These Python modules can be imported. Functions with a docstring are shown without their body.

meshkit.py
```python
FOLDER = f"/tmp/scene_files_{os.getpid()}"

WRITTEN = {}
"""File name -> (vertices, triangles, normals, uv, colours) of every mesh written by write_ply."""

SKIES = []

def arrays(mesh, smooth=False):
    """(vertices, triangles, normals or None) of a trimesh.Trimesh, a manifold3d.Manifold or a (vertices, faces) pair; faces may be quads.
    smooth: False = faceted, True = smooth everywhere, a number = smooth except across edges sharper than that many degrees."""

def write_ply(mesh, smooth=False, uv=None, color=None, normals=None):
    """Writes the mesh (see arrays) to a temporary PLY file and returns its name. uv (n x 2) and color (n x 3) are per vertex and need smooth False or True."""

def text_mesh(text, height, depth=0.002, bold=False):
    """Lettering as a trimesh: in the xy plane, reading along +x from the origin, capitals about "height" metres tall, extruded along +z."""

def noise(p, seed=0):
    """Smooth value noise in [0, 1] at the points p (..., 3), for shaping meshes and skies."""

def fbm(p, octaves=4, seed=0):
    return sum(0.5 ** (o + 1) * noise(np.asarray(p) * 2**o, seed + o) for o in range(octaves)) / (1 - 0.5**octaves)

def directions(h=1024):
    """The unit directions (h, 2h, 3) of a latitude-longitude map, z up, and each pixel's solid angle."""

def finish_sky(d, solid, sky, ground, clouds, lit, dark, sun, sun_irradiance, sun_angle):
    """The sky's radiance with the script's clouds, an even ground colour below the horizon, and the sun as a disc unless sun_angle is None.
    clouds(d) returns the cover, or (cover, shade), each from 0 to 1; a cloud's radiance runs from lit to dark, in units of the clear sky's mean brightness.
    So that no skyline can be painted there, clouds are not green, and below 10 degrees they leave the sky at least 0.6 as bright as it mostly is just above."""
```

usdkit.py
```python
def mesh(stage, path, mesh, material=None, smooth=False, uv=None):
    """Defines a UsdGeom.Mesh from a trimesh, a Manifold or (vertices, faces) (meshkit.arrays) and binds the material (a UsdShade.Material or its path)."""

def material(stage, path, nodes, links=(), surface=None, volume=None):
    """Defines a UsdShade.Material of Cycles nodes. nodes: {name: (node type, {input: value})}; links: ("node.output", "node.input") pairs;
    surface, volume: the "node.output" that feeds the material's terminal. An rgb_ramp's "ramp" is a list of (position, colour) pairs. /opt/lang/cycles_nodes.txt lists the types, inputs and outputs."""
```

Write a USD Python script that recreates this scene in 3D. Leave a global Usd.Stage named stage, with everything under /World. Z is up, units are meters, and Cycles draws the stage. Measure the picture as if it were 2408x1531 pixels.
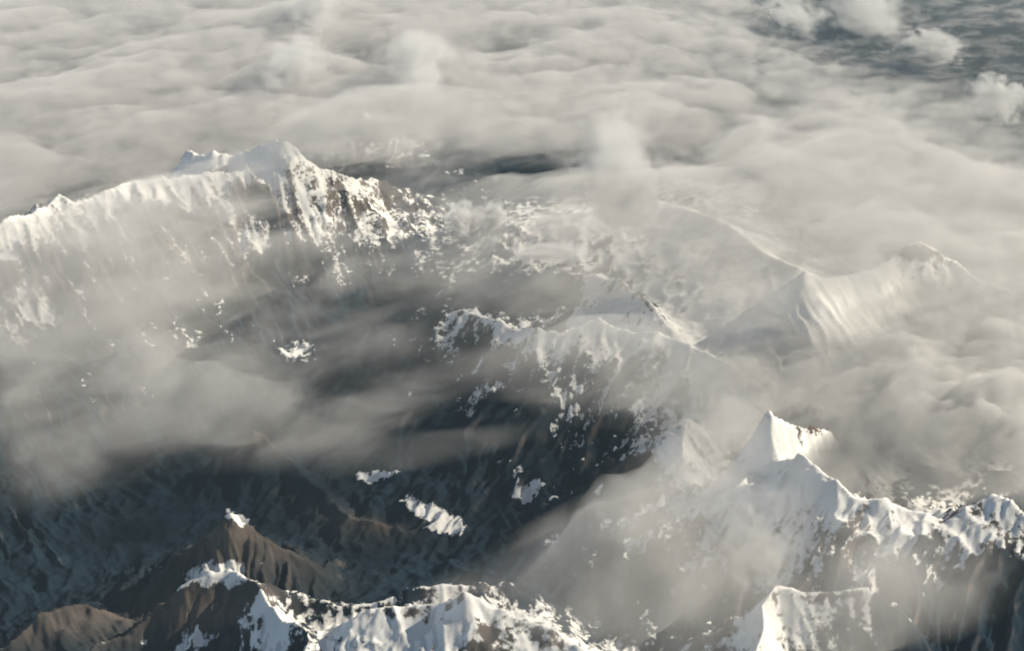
import math, numpy as np, trimesh, usdkit, meshkit
from scipy import ndimage
from pxr import Usd, UsdGeom, UsdLux, UsdShade, Gf, Sdf, Vt

stage = Usd.Stage.CreateInMemory()
UsdGeom.Xform.Define(stage, '/World')
UsdGeom.Scope.Define(stage, '/World/Looks')

# ------------------------------------------------------------------ camera, sky, sun, exposure
EYE, PITCH, HALF = 9000.0, 23.0, 20.0            # height in metres, degrees below the horizon, half of the field of view
cam = UsdGeom.Camera.Define(stage, '/World/camera')
cam.CreateHorizontalApertureAttr(36.0)
cam.CreateFocalLengthAttr(18.0 / math.tan(math.radians(HALF)))
cam.CreateClippingRangeAttr((0.5, 400000.0))
cam.CreateExposureAttr(0.78)
cam.CreateFStopAttr(2.0)                           # an old, slightly misfocused telephoto: everything is a touch soft
cam.CreateFocusDistanceAttr(19.0)
cam.AddTranslateOp().Set((0, 0, EYE))
cam.AddRotateXOp().Set(90 - PITCH)

SUN_AZ, SUN_EL = math.radians(80), math.radians(33)
sky = UsdLux.DomeLight.Define(stage, '/World/sky')
sky_m = usdkit.material(stage, '/World/Looks/sky_look', {
    's': ('sky_texture', {'sky_type': 'single_scattering', 'sun_disc': False, 'sun_elevation': SUN_EL, 'sun_rotation': SUN_AZ}),
    'b': ('background_shader', {'strength': 0.055})}, [('s.color', 'b.color')], surface='b.background')
UsdShade.MaterialBindingAPI.Apply(sky.GetPrim()).Bind(sky_m)
sun = UsdLux.DistantLight.Define(stage, '/World/sun')
sun.CreateIntensityAttr(1.25); sun.CreateAngleAttr(0.5); sun.CreateNormalizeAttr(True)
sun.CreateColorAttr(Gf.Vec3f(1.0, 0.90, 0.72))
sun.AddRotateZOp().Set(-math.degrees(SUN_AZ)); sun.AddRotateXOp().Set(-(90 - math.degrees(SUN_EL)))

# ------------------------------------------------------------------ helpers
W, Hh = 2407.0, 1531.0                            # the grid in which the photograph was measured
TX = math.tan(math.radians(HALF)); TY = TX * 651 / 1024
cp, sp = math.cos(math.radians(PITCH)), math.sin(math.radians(PITCH))


def at(px, py, z):
    """The point at height z (metres) that the photograph shows at px, py."""
    a, b = (px / W - .5) * 2 * TX, (.5 - py / Hh) * 2 * TY
    d = np.array([a, cp + b * sp, -sp + b * cp])
    k = (z - EYE) / d[2]
    return np.array([0, 0, EYE]) + k * d


def project(x, y, z):
    dz = z - EYE
    f, up = y * cp - dz * sp, y * sp + dz * cp
    return (x / f / TX / 2 + .5) * W, (.5 - up / f / TY / 2) * Hh


rng = np.random.default_rng(7)
TAB = rng.random((16, 256, 256)).astype(np.float32)


def vn(x, y, seed=0):
    """Value noise, 0..1."""
    xi, yi = np.floor(x).astype(np.int64), np.floor(y).astype(np.int64)
    fx, fy = x - xi, y - yi
    fx, fy = fx * fx * fx * (fx * (fx * 6 - 15) + 10), fy * fy * fy * (fy * (fy * 6 - 15) + 10)
    t = TAB[seed % 16]
    x0, x1, y0, y1 = xi & 255, (xi + 1) & 255, yi & 255, (yi + 1) & 255
    return (t[x0, y0] * (1 - fx) + t[x1, y0] * fx) * (1 - fy) + (t[x0, y1] * (1 - fx) + t[x1, y1] * fx) * fy


def fb(x, y, octaves=4, seed=0, gain=.5):
    s, a, n = 0, 1.0, 0
    c, q = math.cos(.6), math.sin(.6)
    for o in range(octaves):
        s = s + a * vn(x, y, seed + o); n += a; a *= gain
        x, y = (x * c - y * q) * 2.03 + 17.1, (x * q + y * c) * 2.03 + 9.7
    return s / n


def ridged(x, y, octaves=4, seed=0, gain=.5):
    s, a, n, w = 0, 1.0, 0, 1.0
    c, q = math.cos(.8), math.sin(.8)
    for o in range(octaves):
        r = 1 - np.abs(2 * vn(x, y, seed + o) - 1)
        r = r * r * w
        s = s + a * r; n += a; a *= gain; w = np.clip(r * 1.6, 0, 1)
        x, y = (x * c - y * q) * 2.07 + 31.3, (x * q + y * c) * 2.07 + 11.9
    return s / n


def sm(a, b, x):
    t = np.clip((x - a) / (b - a), 0, 1)
    return t * t * (3 - 2 * t)


def brush(px, py, strokes, start=0.0, p=1.0):
    """A smooth field: a sum of soft ellipses (x, y, rx, ry, angle in degrees, amount)."""
    v = np.full(np.shape(px), start, float)
    for x, y, rx, ry, ang, amt in strokes:
        c, s = math.cos(math.radians(ang)), math.sin(math.radians(ang))
        dx, dy = px - x, py - y
        q = ((dx * c + dy * s) / rx) ** 2 + ((dy * c - dx * s) / ry) ** 2
        v += amt * np.exp(-q ** p)
    return v


def custom(prim, **k):
    for n, v in k.items():
        if v is not None:
            prim.SetCustomDataByKey(n, v)


def put(path, v, f, mat, normals=None, primvars=None):
    m = usdkit.mesh(stage, path, (v, f), mat, smooth=False)
    if normals is not None:
        m.CreateNormalsAttr(Vt.Vec3fArray.FromNumpy(normals.astype(np.float32))); m.SetNormalsInterpolation('vertex')
    for n, a in (primvars or {}).items():
        pv = UsdGeom.PrimvarsAPI(m)
        if a.ndim == 1:
            pv.CreatePrimvar(n, Sdf.ValueTypeNames.FloatArray, 'vertex').Set(Vt.FloatArray.FromNumpy(a.astype(np.float32)))
        else:
            pv.CreatePrimvar(n, Sdf.ValueTypeNames.Color3fArray, 'vertex').Set(Vt.Vec3fArray.FromNumpy(a.astype(np.float32)))
    return m


def grid_faces(nr, nc, keep=None):
    i, j = np.meshgrid(np.arange(nr - 1), np.arange(nc - 1), indexing='ij')
    a = i * nc + j
    q = np.stack([a, a + 1, a + nc + 1, a + nc], -1)
    if keep is not None:
        q = q[keep]
    return q.reshape(-1, 4)


# ------------------------------------------------------------------ the mountains: crest lines (px, py, height), valley foot, length of the slopes
M = []


def mountain(name, label, crest, foot, reach, gully=.2, lam=700., part_of=None, category='mountain'):
    M.append(dict(name=name, label=label, cat=category, crest=[at(*c) for c in crest], foot=foot - 350, reach=reach, gully=gully, lam=lam, part_of=part_of))


mountain('snow_ridge', 'long gullied ridge with a bright snow crest along the left edge, cloud behind it',
         [(-330, 640, 2600), (-120, 560, 2750), (0, 522, 2820), (60, 502, 2850), (105, 475, 2820), (137, 443, 2950), (170, 462, 2850), (262, 440, 2900), (300, 414, 2980), (380, 408, 2950), (480, 403, 2930), (560, 400, 2860), (640, 410, 2650)],
         900, 2700, .26, 620)
mountain('twin_flank_peak', 'pointed snow peak with a white right flank rising above the left ridge',
         [(440, 356, 2850), (500, 357, 2930), (555, 354, 2960), (600, 345, 3050), (660, 324, 3280), (690, 345, 3130), (720, 372, 2950), (790, 402, 2650), (860, 415, 2350), (960, 440, 1950)],
         1000, 2200, .16, 600)
mountain('faint_peak', 'faint snow peak almost lost in cloud beyond the twin flanked peak',
         [(770, 312, 1950), (820, 288, 2150), (856, 262, 2380), (880, 284, 2250), (930, 305, 2050), (1000, 355, 1750), (1045, 400, 1500)],
         1000, 1900, .2, 600)
mountain('middle_ridge', 'snow topped ridge across the middle with a streaked grey face below',
         [(1085, 722, 2050), (1140, 742, 2120), (1200, 768, 2150), (1262, 776, 2250), (1330, 768, 2330), (1408, 738, 2480), (1440, 758, 2400), (1500, 775, 2350), (1580, 792, 2330), (1660, 818, 2320), (1720, 852, 2280), (1770, 872, 2150), (1810, 905, 1850)],
         900, 2300, .2, 480)
mountain('curved_ridge', 'curved ridge with a dark rock rim enclosing a snow hollow',
         [(1200, 690, 1700), (1270, 668, 1850), (1340, 640, 2050), (1400, 636, 2120), (1450, 655, 2150), (1500, 690, 2130), (1550, 735, 2080), (1580, 778, 2000)],
         1200, 1500, .12, 500)
mountain('snow_plateau', 'broad snow shoulder with a straight crest under the bright triangular cloud',
         [(1240, 520, 2050), (1380, 492, 2250), (1480, 478, 2350), (1570, 474, 2400), (1650, 500, 2420), (1715, 530, 2430), (1790, 585, 2450), (1850, 615, 2480), (1878, 625, 2500)],
         1300, 3200, .03, 900)
mountain('split_peak', 'small sharp white peak with a shaded left side standing over a wide snow slope',
         [(1815, 790, 1700), (1840, 725, 2150), (1865, 670, 2500), (1893, 628, 2780), (1925, 650, 2650), (1990, 640, 2560), (2050, 628, 2560), (2120, 600, 2560)],
         1000, 1900, .07, 600)
mountain('blunt_peak', 'blunt brown rock peak edged with snow standing out of the cloud at right',
         [(2090, 605, 2560), (2135, 573, 2720), (2165, 562, 2780), (2195, 575, 2700), (2228, 602, 2550), (2320, 660, 2300), (2450, 700, 2200)],
         1000, 1500, .12, 500)
mountain('white_peak', 'brilliant white peak with a rock patch on its right side breaking through the mist',
         [(1806, 958, 2850), (1818, 968, 2820), (1860, 985, 2700), (1935, 1003, 2500), (2000, 1040, 2150)],
         800, 1000, .07, 420)
mountain('snow_massif', 'large snow massif with dark rock gullies down its shaded face, crest running right',
         [(1700, 1150, 2150), (1790, 1120, 2350), (1845, 1095, 2480), (1880, 1072, 2560), (1930, 1100, 2600), (1975, 1140, 2620), (2010, 1160, 2600), (2130, 1182, 2560), (2240, 1212, 2500), (2275, 1190, 2560)],
         900, 2500, .12, 420)
mountain('round_summit', 'rounded snow summit speckled with rock at the right edge',
         [(2262, 1200, 2530), (2300, 1165, 2650), (2335, 1155, 2680), (2375, 1172, 2640), (2430, 1215, 2520), (2560, 1260, 2400)],
         900, 1700, .08, 420)
mountain('banded_spur', 'brown and white spur with a sunlit snow rib right of the valley',
         [(1618, 975, 2080), (1605, 1010, 2120), (1603, 1060, 2100), (1575, 1090, 1990), (1530, 1060, 1880), (1480, 1070, 1830), (1435, 1105, 1700), (1385, 1160, 1500)],
         850, 1500, .3, 420)
mountain('corner_buttress', 'square snow buttress with rock ribs in the lower right corner',
         [(1770, 1545, 2350), (1795, 1470, 2420), (1792, 1420, 2480), (1825, 1372, 2560), (1900, 1376, 2550), (1990, 1384, 2520), (2060, 1392, 2470), (2130, 1440, 2300)],
         700, 1300, .07, 380)
mountain('bright_crest', 'sunlit snow crest with speckled rock along the bottom edge',
         [(840, 1438, 2120), (890, 1418, 2200), (960, 1412, 2220), (1030, 1408, 2260), (1092, 1390, 2380), (1125, 1405, 2300), (1190, 1425, 2250), (1260, 1460, 2150), (1330, 1495, 2080), (1420, 1535, 2000), (1560, 1600, 1850)],
         900, 1900, .07, 500)
mountain('snow_dome', 'rounded snow dome with a brown rock band below its white cap',
         [(330, 1470, 1650), (400, 1405, 1850), (440, 1375, 1980), (490, 1338, 2120), (540, 1325, 2160), (580, 1345, 2140), (612, 1388, 2080), (660, 1438, 2030), (712, 1462, 2000), (726, 1490, 1960), (706, 1545, 1900)],
         700, 1300, .08, 380)
mountain('brown_peak', 'brown pyramid peak with a small snow streak right of its tip',
         [(400, 1315, 1350), (450, 1275, 1480), (490, 1248, 1580), (540, 1203, 1850), (578, 1232, 1650), (640, 1270, 1480), (700, 1300, 1330), (760, 1345, 1150)],
         700, 1150, .2, 360)
mountain('tawny_knob', 'rounded tawny rock knob rising from the dark valley below the mist',
         [(510, 1070, 1080), (560, 1035, 1220), (595, 1000, 1420), (625, 1025, 1290), (680, 1080, 1050), (730, 1128, 1030), (780, 1168, 1040), (820, 1207, 1050), (880, 1224, 1020), (935, 1246, 920), (1050, 1300, 750)],
         650, 800, .22, 360)
mountain('low_spur', 'low brown spur catching the sun in the lower left corner',
         [(-60, 1560, 1400), (20, 1505, 1550), (70, 1460, 1600), (130, 1428, 1650), (200, 1416, 1600), (260, 1440, 1400)],
         750, 1100, .25, 320)
mountain('small_knoll', 'small dark knoll flecked with snow at the bottom left edge',
         [(190, 1560, 1550), (225, 1510, 1600), (280, 1500, 1580), (360, 1520, 1500), (420, 1560, 1400)],
         800, 900, .25, 300)
mountain('back_crest', 'low white crest behind the sunlit crest at the bottom',
         [(610, 1388, 1900), (700, 1385, 1850), (790, 1410, 1800), (900, 1400, 1850), (985, 1370, 1950), (1040, 1356, 2000), (1085, 1366, 1950), (1190, 1366, 1900), (1260, 1400, 1750)],
         1000, 1100, .14, 360)
mountain('streaked_flank', 'dark flank with snow streaks leaning against the middle ridge',
         [(1250, 800, 1950), (1330, 880, 1750), (1350, 960, 1550), (1290, 1040, 1350), (1200, 1120, 1150)],
         800, 1500, .3, 420)

# ------------------------------------------------------------------ terrain grid: finer close by
NR, NC = 900, 860
yy = np.concatenate([np.geomspace(6500, 36000, NR - 60), np.geomspace(36400, 160000, 60)])
uu = np.linspace(-.62, .62, NC)
Y, U = np.meshgrid(yy, uu, indexing='ij')
X = Y * U
xk, yk = X / 1000, Y / 1000
wx = X + 260 * (fb(xk / 1.1, yk / 1.1, 3, 3) - .5) * 2 + 70 * (fb(xk / .35, yk / .35, 2, 5) - .5) * 2
wy = Y + 260 * (fb(xk / 1.1 + 40, yk / 1.1 + 7, 3, 4) - .5) * 2 + 70 * (fb(xk / .35 + 9, yk / .35, 2, 6) - .5) * 2
base = 380 + 320 * ridged(xk / 5.2 + 3, yk / 5.2, 4, 2) + 220 * fb(xk / 9, yk / 9, 2, 9)
heights, plain, fall = [base], [base + 120], [np.zeros(X.shape)]
bare = np.zeros(X.shape)
for m in M:
    c = np.array(m['crest'])
    plainest = np.full(X.shape, -1e9); best = np.zeros(X.shape); Zc = np.zeros(X.shape)
    for a, b in zip(c[:-1], c[1:]):
        e = b[:2] - a[:2]; L = np.hypot(*e)
        t = np.clip(((wx - a[0]) * e[0] + (wy - a[1]) * e[1]) / L ** 2, 0, 1)
        t0 = np.clip(((X - a[0]) * e[0] + (Y - a[1]) * e[1]) / L ** 2, 0, 1)
        d0 = np.hypot(X - a[0] - t0 * e[0], Y - a[1] - t0 * e[1])
        d1 = np.hypot(wx - a[0] - t * e[0], wy - a[1] - t * e[1])
        k = sm(60, 900, d0)                     # close to the crest the line is followed exactly, farther off it is warped
        d = d0 * (1 - k) + d1 * k
        tk = t0 * (1 - k) + t * k
        z = a[2] + tk * (b[2] - a[2])
        hgt = z - (z - m['foot']) * (1 - np.exp(-d / m['reach'])) - .05 * d
        hit = hgt > plainest
        plainest = np.where(hit, hgt, plainest); best = np.where(hit, d, best); Zc = np.where(hit, z, Zc)
    ax = c[-1][:2] - c[0][:2]; ax = ax / np.hypot(*ax)
    lam = m['lam'] * .62
    ph = X * ax[0] + Y * ax[1] + 420 * (fb(xk / 1.3, yk / 1.3, 2, 12) - .5) + 170 * (fb(xk / .3, yk / .3, 2, 14) - .5)
    g = .6 * ridged(ph / lam, best / lam / 2.6, 2, 1) + .4 * ridged(ph / lam * 2.6 + 4, best / lam / 1.6, 2, 8)
    amp = m['gully'] * (Zc - m['foot']) * np.clip(best / 500, 0, 1) ** .8 * np.exp(-best / (m['reach'] * 1.7))
    if m['name'] in ('brown_peak', 'tawny_knob', 'low_spur', 'small_knoll', 'snow_dome', 'banded_spur'):
        bare = np.maximum(bare, np.exp(-(best / (620 if m['name'] in ('brown_peak', 'snow_dome') else 260)) ** 2))
    heights.append(plainest + amp * (g - .5)); plain.append(plainest)
    fall.append(vn(ph / 120, best / 640, 3) - .5 + .7 * (vn(ph / 52, best / 300, 4) - .5) - .9 * (g - .45))
Hs = np.stack(heights); who = np.argmax(np.stack(plain), 0)
Z = Hs.max(0)
second = np.sort(np.partition(Hs, -2, 0)[-2:], 0)[0]
soft = 60.0
Z = Z + soft * np.log1p(np.exp(-(Z - second) / soft)) - soft * .25
chute = np.take_along_axis(np.stack(fall), who[None], 0)[0]          # gully streaks down the fall line
del Hs, heights, plain, fall
PX0, PY0 = project(X, Y, Z)
bare *= np.clip(brush(PX0, PY0, [(595, 1020, 75, 55, 0, 1.0), (880, 1232, 75, 26, 10, .8), (560, 1270, 240, 90, 0, 1.0), (1500, 1090, 200, 120, 0, 1.0), (150, 1470, 200, 70, 0, .9), (480, 1430, 200, 60, 0, 1.0)]), 0, 1)
rough = ridged(xk / .62, yk / .62, 4, 10, .58) - .4
calm = 1 - np.minimum(.88, brush(PX0, PY0, [(2050, 760, 460, 170, 5, .85), (1600, 560, 300, 80, 10, .6), (1050, 1480, 330, 80, 0, .35), (1920, 1440, 160, 70, 0, .5)]))
Z = Z + 125 * calm * rough * sm(300, 1300, Z) + calm * (52 * (ridged(xk / .22, yk / .22, 3, 13, .62) - .4) + 18 * (fb(xk / .09, yk / .09, 2, 15) - .5) * 2)
Z = np.where(Y > 40000, Z * np.clip(1 - (Y - 40000) / 50000, .4, 1), Z)

V = np.stack([X, Y, Z], -1)
N = np.cross(np.gradient(V, axis=1), np.gradient(V, axis=0)); N /= np.linalg.norm(N, axis=-1, keepdims=True)
PX, PY = project(X, Y, Z)

# where snow lies: height of the snow line over the land, steep rock shedding it, patches left in hollows; taken out of the lower right corner to darken it
QX = PX + 42 * (fb(xk / .7, yk / .7, 3, 1, .6) - .5) + 44 * (fb(xk / .12, yk / .16, 3, 2, .7) - .5)
QY = PY + 26 * (fb(xk / .7 + 9, yk / .7, 3, 2, .6) - .5) + 28 * (fb(xk / .12 + 3, yk / .16, 3, 4, .7) - .5)
line = brush(PX, PY, [(500, 1150, 700, 330, 0, 750), (150, 1350, 500, 330, 0, 400), (900, 1000, 420, 260, 0, 450),
                      (600, 700, 420, 220, 20, 650), (1120, 1290, 260, 120, 0, 420), (150, 800, 350, 260, 10, 250), (250, 600, 420, 120, -15, 480),
                      (1950, 760, 620, 240, 0, -700), (1550, 560, 400, 130, 0, -300), (1900, 1160, 380, 200, 0, -650), (2250, 1300, 300, 160, 0, 500), (2350, 1480, 220, 160, 0, 900),
                      (1300, 890, 260, 90, 0, 330), (1080, 1480, 380, 80, 0, -1000), (530, 1340, 100, 40, 0, -420), (1030, 1370, 150, 25, 0, -300), (470, 1440, 90, 40, 0, 500), (640, 1480, 70, 50, 0, -450), (700, 1400, 80, 25, 0, -500), (150, 760, 420, 260, 0, -250),
                      (1930, 1420, 160, 70, 0, -350), (330, 450, 450, 50, -15, -60), (1300, 1050, 200, 120, -30, 150), (1500, 1350, 260, 140, 0, 800), (1020, 430, 260, 70, 0, 900), (1130, 620, 260, 90, 0, 500), (60, 640, 260, 70, -20, 250), (560, 470, 220, 50, -10, 200), (1600, 1450, 200, 120, 0, 500)], 1700.)
slope = 1 - N[..., 2]
patch = fb(xk / .36, yk / .36, 4, 2, .65) - .5
streak = fb(xk / .1, yk / .1, 3, 6, .65) - .5
fleck = sm(.62, .68, fb(xk / .24 + 5, yk / .24, 4, 8, .65)) * sm(.42, .6, fb(xk / 2.2, yk / 2.2, 2, 5))
snow_at = (Z - line) / 430 + 1.5 * patch + 1.9 * streak + (2.1 + 0.9 * np.clip(1 - PX / 900, 0, 1)) * chute * sm(-3.2, -.8, (Z - line) / 430) - 3.6 * (slope - .2) + 2.2 * fleck * sm(2700, 1700, line - Z) * np.clip(1 - brush(PX, PY, [(350, 1250, 620, 200, 0, 1.0)]), 0, 1)
snow_at = snow_at + brush(QX, QY, [
    (875, 1118, 42, 16, 0, 6.54), (915, 1108, 22, 9, 0, 4.67), (1030, 1215, 62, 24, 25, 7.48), (975, 1185, 40, 9, 25, 4.67), (1065, 1240, 30, 18, 0, 4.67), (705, 832, 58, 36, -25, 4.22), (1240, 1150, 36, 22, -30, 4.67),
    (965, 922, 15, 12, 0, 3.30), (562, 1222, 34, 12, 40, 9), (480, 1253, 18, 6, -30, 1.65), (880, 1228, 50, 12, 15, 1.65), (757, 1344, 6, 6, 0, 3.30),
    (515, 1352, 95, 28, -12, 6), (480, 1400, 90, 14, -8, -3.30), (540, 1393, 60, 8, 0, -2.75),
    (1480, 1120, 60, 40, 0, -1.65), (1450, 1160, 70, 30, 0, -1.65), (1590, 1060, 22, 60, 0, 2.20),
    (1940, 1260, 40, 130, -12, -1.38), (2010, 1230, 34, 60, 15, -1.93), (1930, 1380, 150, 26, -5, -1.65), (1860, 1170, 14, 50, -8, -1.65), (1905, 1000, 40, 17, 15, -5.5),
    (960, 1442, 60, 16, 10, -3.6), (1150, 1475, 45, 34, 30, -4.2), (1100, 1405, 12, 12, 0, -3), (1120, 1525, 80, 20, 0, -3.4), (1290, 1500, 60, 14, 30, -2.5), (790, 1500, 30, 12, 0, -1.10), (650, 1450, 90, 50, 20, 1.10),
    (250, 1250, 460, 190, 0, -1.3), (2380, 1480, 260, 130, 0, -6), (1250, 690, 110, 40, 0, -2.5), (1400, 690, 46, 26, 40, 1.6), (1430, 715, 60, 14, 20, 1.4), (1550, 715, 110, 14, 40, 1.8), (1500, 690, 80, 8, 42, -2.6), (1130, 745, 70, 9, 24, 2.0), (1400, 745, 40, 12, 0, 2.0), (1480, 785, 170, 14, 8, 1.6), (1600, 660, 110, 40, 20, -1.3), (1910, 660, 30, 50, -15, 1.8),
    (1460, 570, 120, 22, 5, -1.38), (1500, 620, 130, 40, 15, -1.10), (1330, 690, 110, 50, 0, -1.65), (1480, 680, 100, 10, 42, -2.20), (2165, 592, 60, 26, 10, -4.5), (2300, 690, 150, 60, 10, -1.38),
    (370, 470, 40, 30, 20, -1.65), (560, 450, 60, 26, 10, -1.38), (300, 640, 200, 90, 0, -0.33)])
snow = sm(-1.7, 1.7, snow_at) * sm(31000, 26000, Y + np.where(who == 0, 0, -4000))
forest_and_dark_corner = sm(2250, 1500, Z + 700 * patch + 500 * (chute) + brush(PX, PY, [(1000, 1000, 900, 300, 0, -400), (250, 1230, 480, 230, 0, -1700), (700, 1130, 260, 90, 0, -900), (1150, 1220, 300, 60, 15, 500), (640, 1270, 260, 60, 10, 0), (2400, 1480, 300, 170, 0, -2500), (2200, 1420, 120, 60, 0, -1200)])) * sm(.8, .45, slope) * (1 - .95 * bare)  # plus darkening of the lower right corner, painted in with the forest colour

rock = np.array([.080, .070, .064]); brown = np.array([.104, .083, .070]); wood_and_dark_corner = np.array([.010, .018, .027])
tone = fb(xk / .3, yk / .3, 3, 7)[..., None]
ground = (rock * (1 - tone) + brown * tone) * (.7 + .6 * fb(xk / .12, yk / .12, 2, 11)[..., None])
ground = ground * (1 - forest_and_dark_corner[..., None]) + wood_and_dark_corner * (.7 + .6 * tone) * forest_and_dark_corner[..., None]
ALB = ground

land_m = usdkit.material(stage, '/World/Looks/mountain_look', {
    'a': ('attribute', {'attribute': 'ground'}), 's': ('attribute', {'attribute': 'snow'}), 'g': ('geometry', {}),
    'n': ('noise_texture', {'scale': .016, 'detail': 6, 'roughness': .7}),
    'n2': ('noise_texture', {'scale': .004, 'detail': 4, 'roughness': .6}),
    'k': ('math', {'math_type': 'multiply_add', 'value2': 5.0, 'value3': -2.5}),
    'inv': ('math', {'math_type': 'subtract', 'value1': 1.0}), 'edge': ('math', {'math_type': 'multiply'}), 'edge4': ('math', {'math_type': 'multiply_add', 'value2': 3.6, 'value3': .06}), 'kk': ('math', {'math_type': 'multiply'}),
    'sum': ('math', {'math_type': 'add'}),
    'mr': ('map_range', {'from_min': .3, 'from_max': .7, 'to_min': 0, 'to_max': 1, 'clamp': True}),
    'sc': ('mix_color', {'a': (.52, .52, .515), 'b': (.68, .67, .645)}),
    'mix': ('mix_color', {}),
    'b': ('bump', {'strength': .4, 'distance': 10.0}),
    'p': ('principled_bsdf', {'roughness': 1.0, 'specular_ior_level': 0.0})},
    [('g.position', 'n.vector'), ('g.position', 'n2.vector'), ('n.fac', 'k.value1'), ('s.fac', 'inv.value2'), ('s.fac', 'edge.value1'), ('inv.value', 'edge.value2'), ('edge.value', 'edge4.value1'), ('edge4.value', 'kk.value1'), ('k.value', 'kk.value2'), ('kk.value', 'sum.value1'), ('s.fac', 'sum.value2'), ('sum.value', 'mr.value'),
     ('n2.fac', 'sc.fac'), ('mr.result', 'mix.fac'), ('a.color', 'mix.a'), ('sc.result', 'mix.b'), ('mix.result', 'p.base_color'),
     ('n.fac', 'b.height'), ('b.normal', 'p.normal')], surface='p.BSDF')

# every mountain is its own object, cut from the land where the next one begins; its snowfields are its parts
cw = who[:-1, :-1]
white = ndimage.gaussian_filter(snow, 2.0)[:-1, :-1] > .5
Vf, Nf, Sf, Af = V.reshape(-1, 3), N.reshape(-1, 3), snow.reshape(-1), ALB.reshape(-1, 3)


def cut(path, mask):
    q = grid_faces(NR, NC, mask)
    ids, inv = np.unique(q, return_inverse=True)
    q = inv.reshape(-1, 4)
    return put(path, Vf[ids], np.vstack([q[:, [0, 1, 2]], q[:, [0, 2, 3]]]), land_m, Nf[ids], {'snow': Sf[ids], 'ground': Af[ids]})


def pieces(root, mask, body, min_cells=260):
    lab, n = ndimage.label(white & mask)
    size = ndimage.sum_labels(np.ones_like(lab), lab, np.arange(1, n + 1)) if n else []
    big = np.isin(lab, 1 + np.nonzero(np.asarray(size) >= min_cells)[0])
    rest = mask & ~big
    if rest.any():
        cut(f'{root}/{body}', rest)
    k = 0
    for i in np.argsort(size)[::-1]:
        if size[i] >= min_cells:
            cut(f'{root}/snowfield' + (f'_{k:03d}' if k else ''), lab == i + 1); k += 1


x = UsdGeom.Xform.Define(stage, '/World/terrain')
custom(x.GetPrim(), kind='structure', label='dark forested valley floor and far lowland under mist between the mountains', category='valley')
pieces('/World/terrain', cw == 0, 'valley_floor', 150)
for i, m in enumerate(M):
    mask = cw == i + 1
    if mask.any():
        x = UsdGeom.Xform.Define(stage, '/World/' + m['name'])
        custom(x.GetPrim(), label=m['label'], category=m['cat'])
        pieces('/World/' + m['name'], mask, 'rock_slope')

# ------------------------------------------------------------------ air
hz = usdkit.material(stage, '/World/Looks/haze_look', {'v': ('principled_volume', {'color': (.58, .82, .98), 'density': 2.3e-6, 'anisotropy': 0.0})}, volume='v.volume')
b = trimesh.creation.box([260000, 190000, 12000]); b.apply_translation([0, 75000, 5500 - 500])
h = usdkit.mesh(stage, '/World/haze', b, hz)
custom(h.GetPrim(), kind='stuff', label='thin pale haze filling the air over the whole range', category='haze')

# ------------------------------------------------------------------ cloud: bodies of thin vapour whose thickness varies
WIND = math.radians(55)


def along_wind(x, y, stretch):
    return (x * math.cos(WIND) + y * math.sin(WIND)) / stretch, y * math.cos(WIND) - x * math.sin(WIND)


def vapour(name, dens, color=(.985, .975, .955), g=0.0):
    return usdkit.material(stage, '/World/Looks/' + name, {'v': ('principled_volume', {'color': color, 'density': dens, 'anisotropy': g})}, volume='v.volume')


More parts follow.
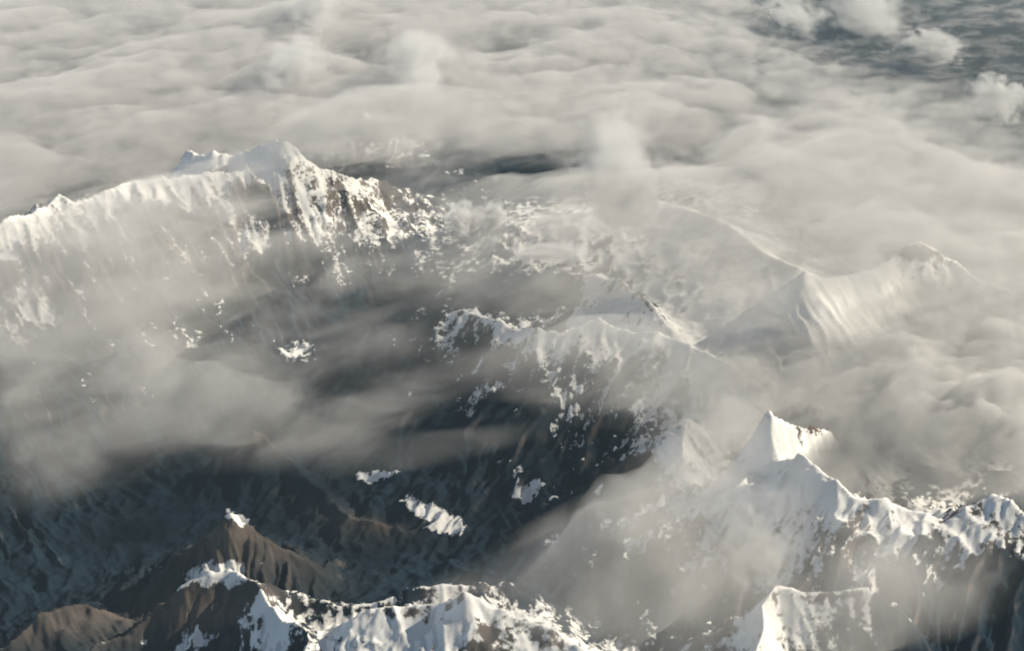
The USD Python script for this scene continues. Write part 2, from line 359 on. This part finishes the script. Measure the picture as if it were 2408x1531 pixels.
def torn_vapour(name, dens, color, scale, stretch, low=.12):
    """Vapour whose density is broken up by wind-drawn noise."""
    return usdkit.material(stage, '/World/Looks/' + name, {
        'g': ('geometry', {}), 'turn': ('mapping', {'rotation': (0, 0, -WIND), 'scale': (1, 1, 1)}), 'long': ('mapping', {'scale': (1 / stretch, 1, 1.6)}),
        'n': ('noise_texture', {'scale': scale, 'detail': 5, 'roughness': .62, 'distortion': .5}),
        'r': ('map_range', {'from_min': .40, 'from_max': .66, 'to_min': low * dens, 'to_max': (2.3 - low) * dens, 'clamp': True, 'range_type': 'smoothstep'}),
        'v': ('principled_volume', {'color': color, 'anisotropy': 0.0})},
        [('g.position', 'turn.vector'), ('turn.vector', 'long.vector'), ('long.vector', 'n.vector'), ('n.fac', 'r.value'), ('r.result', 'v.density')], volume='v.volume')


def layer(name, z0, x0, x1, y0, y1, depth, dens, label, cat, kind, nr=380, nc=520, up=.6, color=(.985, .975, .955), torn=None):
    """A sheet of cloud with real thickness. depth(px, py, x, y): how much of the view along the line of sight it takes (optical depth)."""
    pa, pb = at(W / 2, y1, z0)[1], at(W / 2, y0, z0)[1]
    y = np.geomspace(pa, pb, nr)
    ua = (np.array([x0, x1]) / W - .5) * 2 * TX * 1.06
    Yc, Uc = np.meshgrid(y, np.linspace(ua[0], ua[1], nc), indexing='ij')
    Xc = Yc * Uc
    px, py = project(Xc, Yc, np.full(Xc.shape, float(z0)))
    t = np.clip(depth(px, py, Xc, Yc), 0, None)
    edge = np.minimum(np.minimum(np.arange(nr)[:, None], np.arange(nr)[::-1][:, None]) / nr, np.minimum(np.arange(nc)[None], np.arange(nc)[::-1][None]) / nc)
    t = t * sm(0, .05, edge)
    dist = np.hypot(Yc, Xc)
    T = t / dens * (EYE - z0) / np.hypot(dist, EYE - z0)
    T[T < 1.0] = 0
    T[[0, -1]] = 0; T[:, [0, -1]] = 0
    wob = 160 * (fb(Xc / 5000, Yc / 5000, 3, 1) - .5)
    top, bot = z0 + wob + up * T, z0 + wob - (1 - up) * T
    on = T > 0
    keep = on[:-1, :-1] | on[1:, :-1] | on[:-1, 1:] | on[1:, 1:]
    q = grid_faces(nr, nc, keep)
    n = nr * nc
    vt, vb = np.stack([Xc, Yc, top], -1).reshape(-1, 3), np.stack([Xc, Yc, bot], -1).reshape(-1, 3)
    down = np.where(on.reshape(-1), np.arange(n) + n, np.arange(n))
    qb = down[q][:, ::-1]
    q = np.vstack([q[:, [0, 1, 2]], q[:, [0, 2, 3]], qb[:, [0, 1, 2]], qb[:, [0, 2, 3]]])
    q = q[(q[:, 0] != q[:, 1]) & (q[:, 1] != q[:, 2]) & (q[:, 0] != q[:, 2])]
    ids, inv = np.unique(q, return_inverse=True)
    m = put('/World/' + name, np.vstack([vt, vb])[ids], inv.reshape(-1, 3), torn_vapour(name + '_look', dens, color, *torn) if torn else vapour(name + '_look', dens, color))
    custom(m.GetPrim(), label=label, category=cat, kind=kind)


def deck(px, py, x, y):
    foot = np.interp(px, [0, 140, 300, 480, 660, 780, 900, 1100, 1300, 1500, 1720, 1880, 2160, 2407], [560, 500, 470, 430, 410, 430, 430, 400, 410, 470, 520, 600, 590, 650])
    t = 2.0 * sm(0, 120, foot - py)
    thin = .26 * sm(0, 120, foot - py) * (1 - np.minimum(.8, brush(px, py, [(2330, 190, 330, 190, 25, .45), (1930, 0, 140, 70, 10, .8)])))
    a, c = along_wind(x, y, 1.1)
    bend = 1400 * (fb(x / 4000, y / 4000, 2, 4) - .5)
    n = 1.05 - 1.5 * ridged((a + bend) / 1900, (c - bend) / 1900, 5, 3, .6)
    n2 = fb(x / 2600 + 5, y / 6000, 4, 8)
    hole = brush(px, py, [(2330, 190, 360, 200, 25, 2.0), (1930, 0, 160, 70, 10, 2.8), (2150, 60, 300, 110, 0, 1.8), (2200, 330, 260, 90, 15, .5), (1700, 60, 200, 60, 0, .5), (1640, 360, 190, 70, -25, 1.1), (1260, 400, 170, 60, 0, .8), (820, 150, 90, 30, 0, .8), (1180, 130, 100, 30, -10, .8), (330, 300, 260, 60, -15, .6), (1100, 400, 300, 60, 0, .9), (80, 420, 200, 60, -15, .5), (1600, 200, 220, 40, -10, .4)])
    k = 1.05 + .5 * (n - .5) + 1.7 * (n2 - .5) - hole
    return thin + t * .35 * np.log1p(np.exp(k / .35))


layer('cloud_deck', 1900, -150, 2560, -60, 720, deck, 9e-4, 'wide pale cloud deck filling the distance behind the left ridge', 'cloud deck', 'stuff', nr=460, nc=700, up=.8, color=(.94, .91, .885), torn=(.0014, 1.3, .4))


def veil(px, py, x, y):
    a, c = along_wind(x, y, 2.6)
    wx_ = 900 * (fb(x / 2500, y / 2500, 2, 5) - .5)
    n = fb((a + wx_) / 1700, (c + wx_) / 1700, 5, 6, .58)
    n2 = fb(x / 1500, y / 2600, 4, 11, .55)
    t = brush(px, py, [
        (150, 690, 400, 230, 0, 1.15), (250, 590, 300, 55, -18, .5), (520, 480, 180, 45, -12, .4), (380, 890, 300, 110, 15, .2), (1850, 700, 240, 90, 0, .7), (150, 560, 260, 70, -20, .35), (80, 1060, 230, 100, -20, .5), (560, 970, 230, 55, 10, .28), (800, 980, 260, 50, -15, .22),
        (1600, 620, 420, 200, 10, .6), (1450, 820, 260, 120, 10, .3), (1950, 1230, 240, 120, 0, .25), (300, 640, 420, 150, -15, .5),
        (480, 560, 200, 100, 0, .35), (1120, 600, 220, 80, -10, .45), (1230, 640, 200, 70, 0, .25), (1150, 300, 360, 70, -8, .7), (870, 275, 190, 60, -10, 1.3), (560, 360, 200, 40, -10, .3), (620, 640, 240, 60, -10, .2),
        (1500, 490, 420, 100, 10, .9), (2020, 430, 330, 180, 0, 1.1), (1640, 350, 130, 60, -20, -1.0), (1270, 400, 150, 50, 0, -.9), (2250, 560, 300, 200, 0, .6), (1650, 660, 280, 60, 20, .3), (2320, 760, 220, 170, 0, .2), (2150, 640, 170, 60, 0, .7), (1750, 560, 220, 60, 15, .6),
        (1580, 870, 200, 50, 15, .6), (1330, 890, 180, 50, 10, .3), (1850, 890, 240, 50, 0, .6), (1720, 1040, 120, 80, 0, 1.1), (1750, 1120, 150, 60, 0, .6),
        (1865, 1000, 75, 40, 15, -.8), (1895, 660, 60, 60, 0, -.5), (1600, 1060, 40, 60, 0, -.6),
        (1500, 1290, 240, 100, -20, .8), (1640, 1290, 190, 85, -15, 1.0), (1450, 1440, 300, 100, 0, .6), (1700, 1450, 120, 90, 0, .6), (2020, 1440, 240, 70, -8, .6), (2150, 1310, 260, 70, 0, .4), (860, 820, 220, 70, 0, .12), (1000, 1060, 260, 40, -10, .12)])
    t = np.clip(t - .04, 0, None)
    wisp = ridged((a + wx_) / 900, (c + wx_) / 900, 4, 2, .6) - .4
    rough = (3.6 * (n - .5) + 2.0 * (n2 - .5) + .8 * wisp) / (1 + .75 * t)
    return t * np.clip(1.0 + rough, 0.03, None)


layer('mist_veil', 3350, -150, 2560, 180, 1590, veil, 6e-4, 'thin torn veil of mist drifting over the valley and the right hand slopes', 'mist', 'stuff', nr=620, nc=700, color=(.93, .91, .88), torn=(.0013, 1.5, .45))


def bank(px, py, x, y):
    a, c = along_wind(x, y, 1.8)
    n = fb(a / 1500, c / 1500, 5, 13, .6)
    t = brush(px, py, [(2210, 970, 380, 120, 5, 3.4), (1930, 870, 280, 70, 0, 2.0), (2300, 780, 270, 160, 0, 2.4), (2330, 1070, 270, 95, 0, 2.6), (2250, 600, 320, 130, 0, 1.4), (1700, 640, 240, 60, 20, .4), (1760, 1030, 150, 70, 0, .7)])
    t = np.clip(t - .06, 0, None)
    return t * np.clip(1 + 2.4 * (n - .5), .05, None)


layer('cloud_bank', 2250, 1350, 2560, 380, 1260, bank, 2.4e-3, 'bright cloud bank filling the valley to the right of the white peaks', 'cloud bank', 'stuff', nr=380, nc=420, up=.65, color=(.97, .955, .92), torn=(.0013, 1.5, .6))


def puff(label, px, py, z, rx, ry, rz, depth, seed, rag=1.0, rot=0.0, scale=2.2):
    """A heap of vapour, dense at its heart and torn at its edge; depth: optical depth across its width."""
    name, k = 'cloud', 0
    while stage.GetPrimAtPath('/World/' + name + (f'_{k:03d}' if k else '')):
        k += 1
    name += f'_{k:03d}' if k else ''
    s = trimesh.creation.icosphere(4)
    o = at(px, py, z)
    m = usdkit.material(stage, f'/World/Looks/{name}_look', {
        'g': ('texture_coordinate', {}), 'len': ('vector_math', {'math_type': 'length'}),
        'sh': ('mapping', {'location': (seed * 3.7, seed * 1.9, seed * 5.3)}),
        'n': ('noise_texture', {'scale': scale, 'detail': 5, 'roughness': .62, 'distortion': .4}),
        'a': ('math', {'math_type': 'multiply_add', 'value2': 2.6 * rag, 'value3': -1.3 * rag}),
        'b': ('math', {'math_type': 'multiply_add', 'value2': -1.25, 'value3': .95}),
        's': ('math', {'math_type': 'add'}),
        'r': ('map_range', {'from_min': 0.0, 'from_max': .55, 'to_min': 0.0, 'to_max': depth / rx, 'clamp': True, 'range_type': 'smoothstep'}),
        'v': ('principled_volume', {'color': (.995, .985, .965), 'anisotropy': 0.0})},
        [('g.object', 'len.vector1'), ('g.object', 'sh.vector'), ('sh.vector', 'n.vector'), ('n.fac', 'a.value1'), ('len.value', 'b.value1'), ('a.value', 's.value1'), ('b.value', 's.value2'),
         ('s.value', 'r.value'), ('r.result', 'v.density')], volume='v.volume')
    p = usdkit.mesh(stage, '/World/' + name, s, m)
    p.AddTranslateOp().Set(tuple(map(float, o))); p.AddRotateZOp().Set(math.degrees(rot)); p.AddScaleOp().Set((rx, ry, rz))
    custom(p.GetPrim(), label=label, category='cloud')


puff('bright triangular cloud tower standing over the snow shoulder', 1455, 405, 3300, 820, 2600, 950, 1.1, 1, .7)
puff('long rounded cloud finger leaning up to the right beyond the triangular cloud', 1745, 330, 3000, 420, 2100, 340, .9, 2, .6, -.6)
puff('tallest bright cloud heap in the upper middle of the deck', 985, 150, 2700, 950, 3200, 850, .9, 3)
puff('smaller cloud heap left of the tallest heap', 690, 145, 2600, 800, 2600, 600, .8, 4)
puff('white cloud cut off by the top edge of the picture', 745, 8, 2700, 900, 3200, 800, .9, 5)
puff('cloud heap at the top edge beside the blue gap', 2040, 25, 2500, 1300, 3500, 850, .9, 6)
puff('ragged cloud left of the blue gap at the top', 1865, 28, 2400, 900, 2800, 600, .7, 7, 1.3)
puff('lone small cloud over the blue haze at upper right', 2190, 108, 2400, 900, 1200, 450, 2.2, 8, 1.3)
puff('wisp of cloud low over the blue haze near the right edge', 2345, 230, 2400, 620, 1100, 500, 2.0, 9, 1.3)
puff('small round cloud above the middle of the valley', 1085, 515, 3700, 300, 600, 230, 2.0, 10)
puff('tiny cloud right of the small round cloud over the valley', 1160, 508, 3700, 230, 450, 180, 2.0, 11)
puff('flat lens shaped cloud in front of the snow shoulder', 1292, 595, 3700, 680, 420, 80, 7, 12, .5)
puff('soft cloud billow resting against the foot of the snow massif', 1770, 1290, 3000, 420, 900, 320, .8, 13)
puff('soft cloud drifting across the faint peak beyond the left ridge', 880, 300, 3150, 900, 900, 330, 2.4, 14, .8)
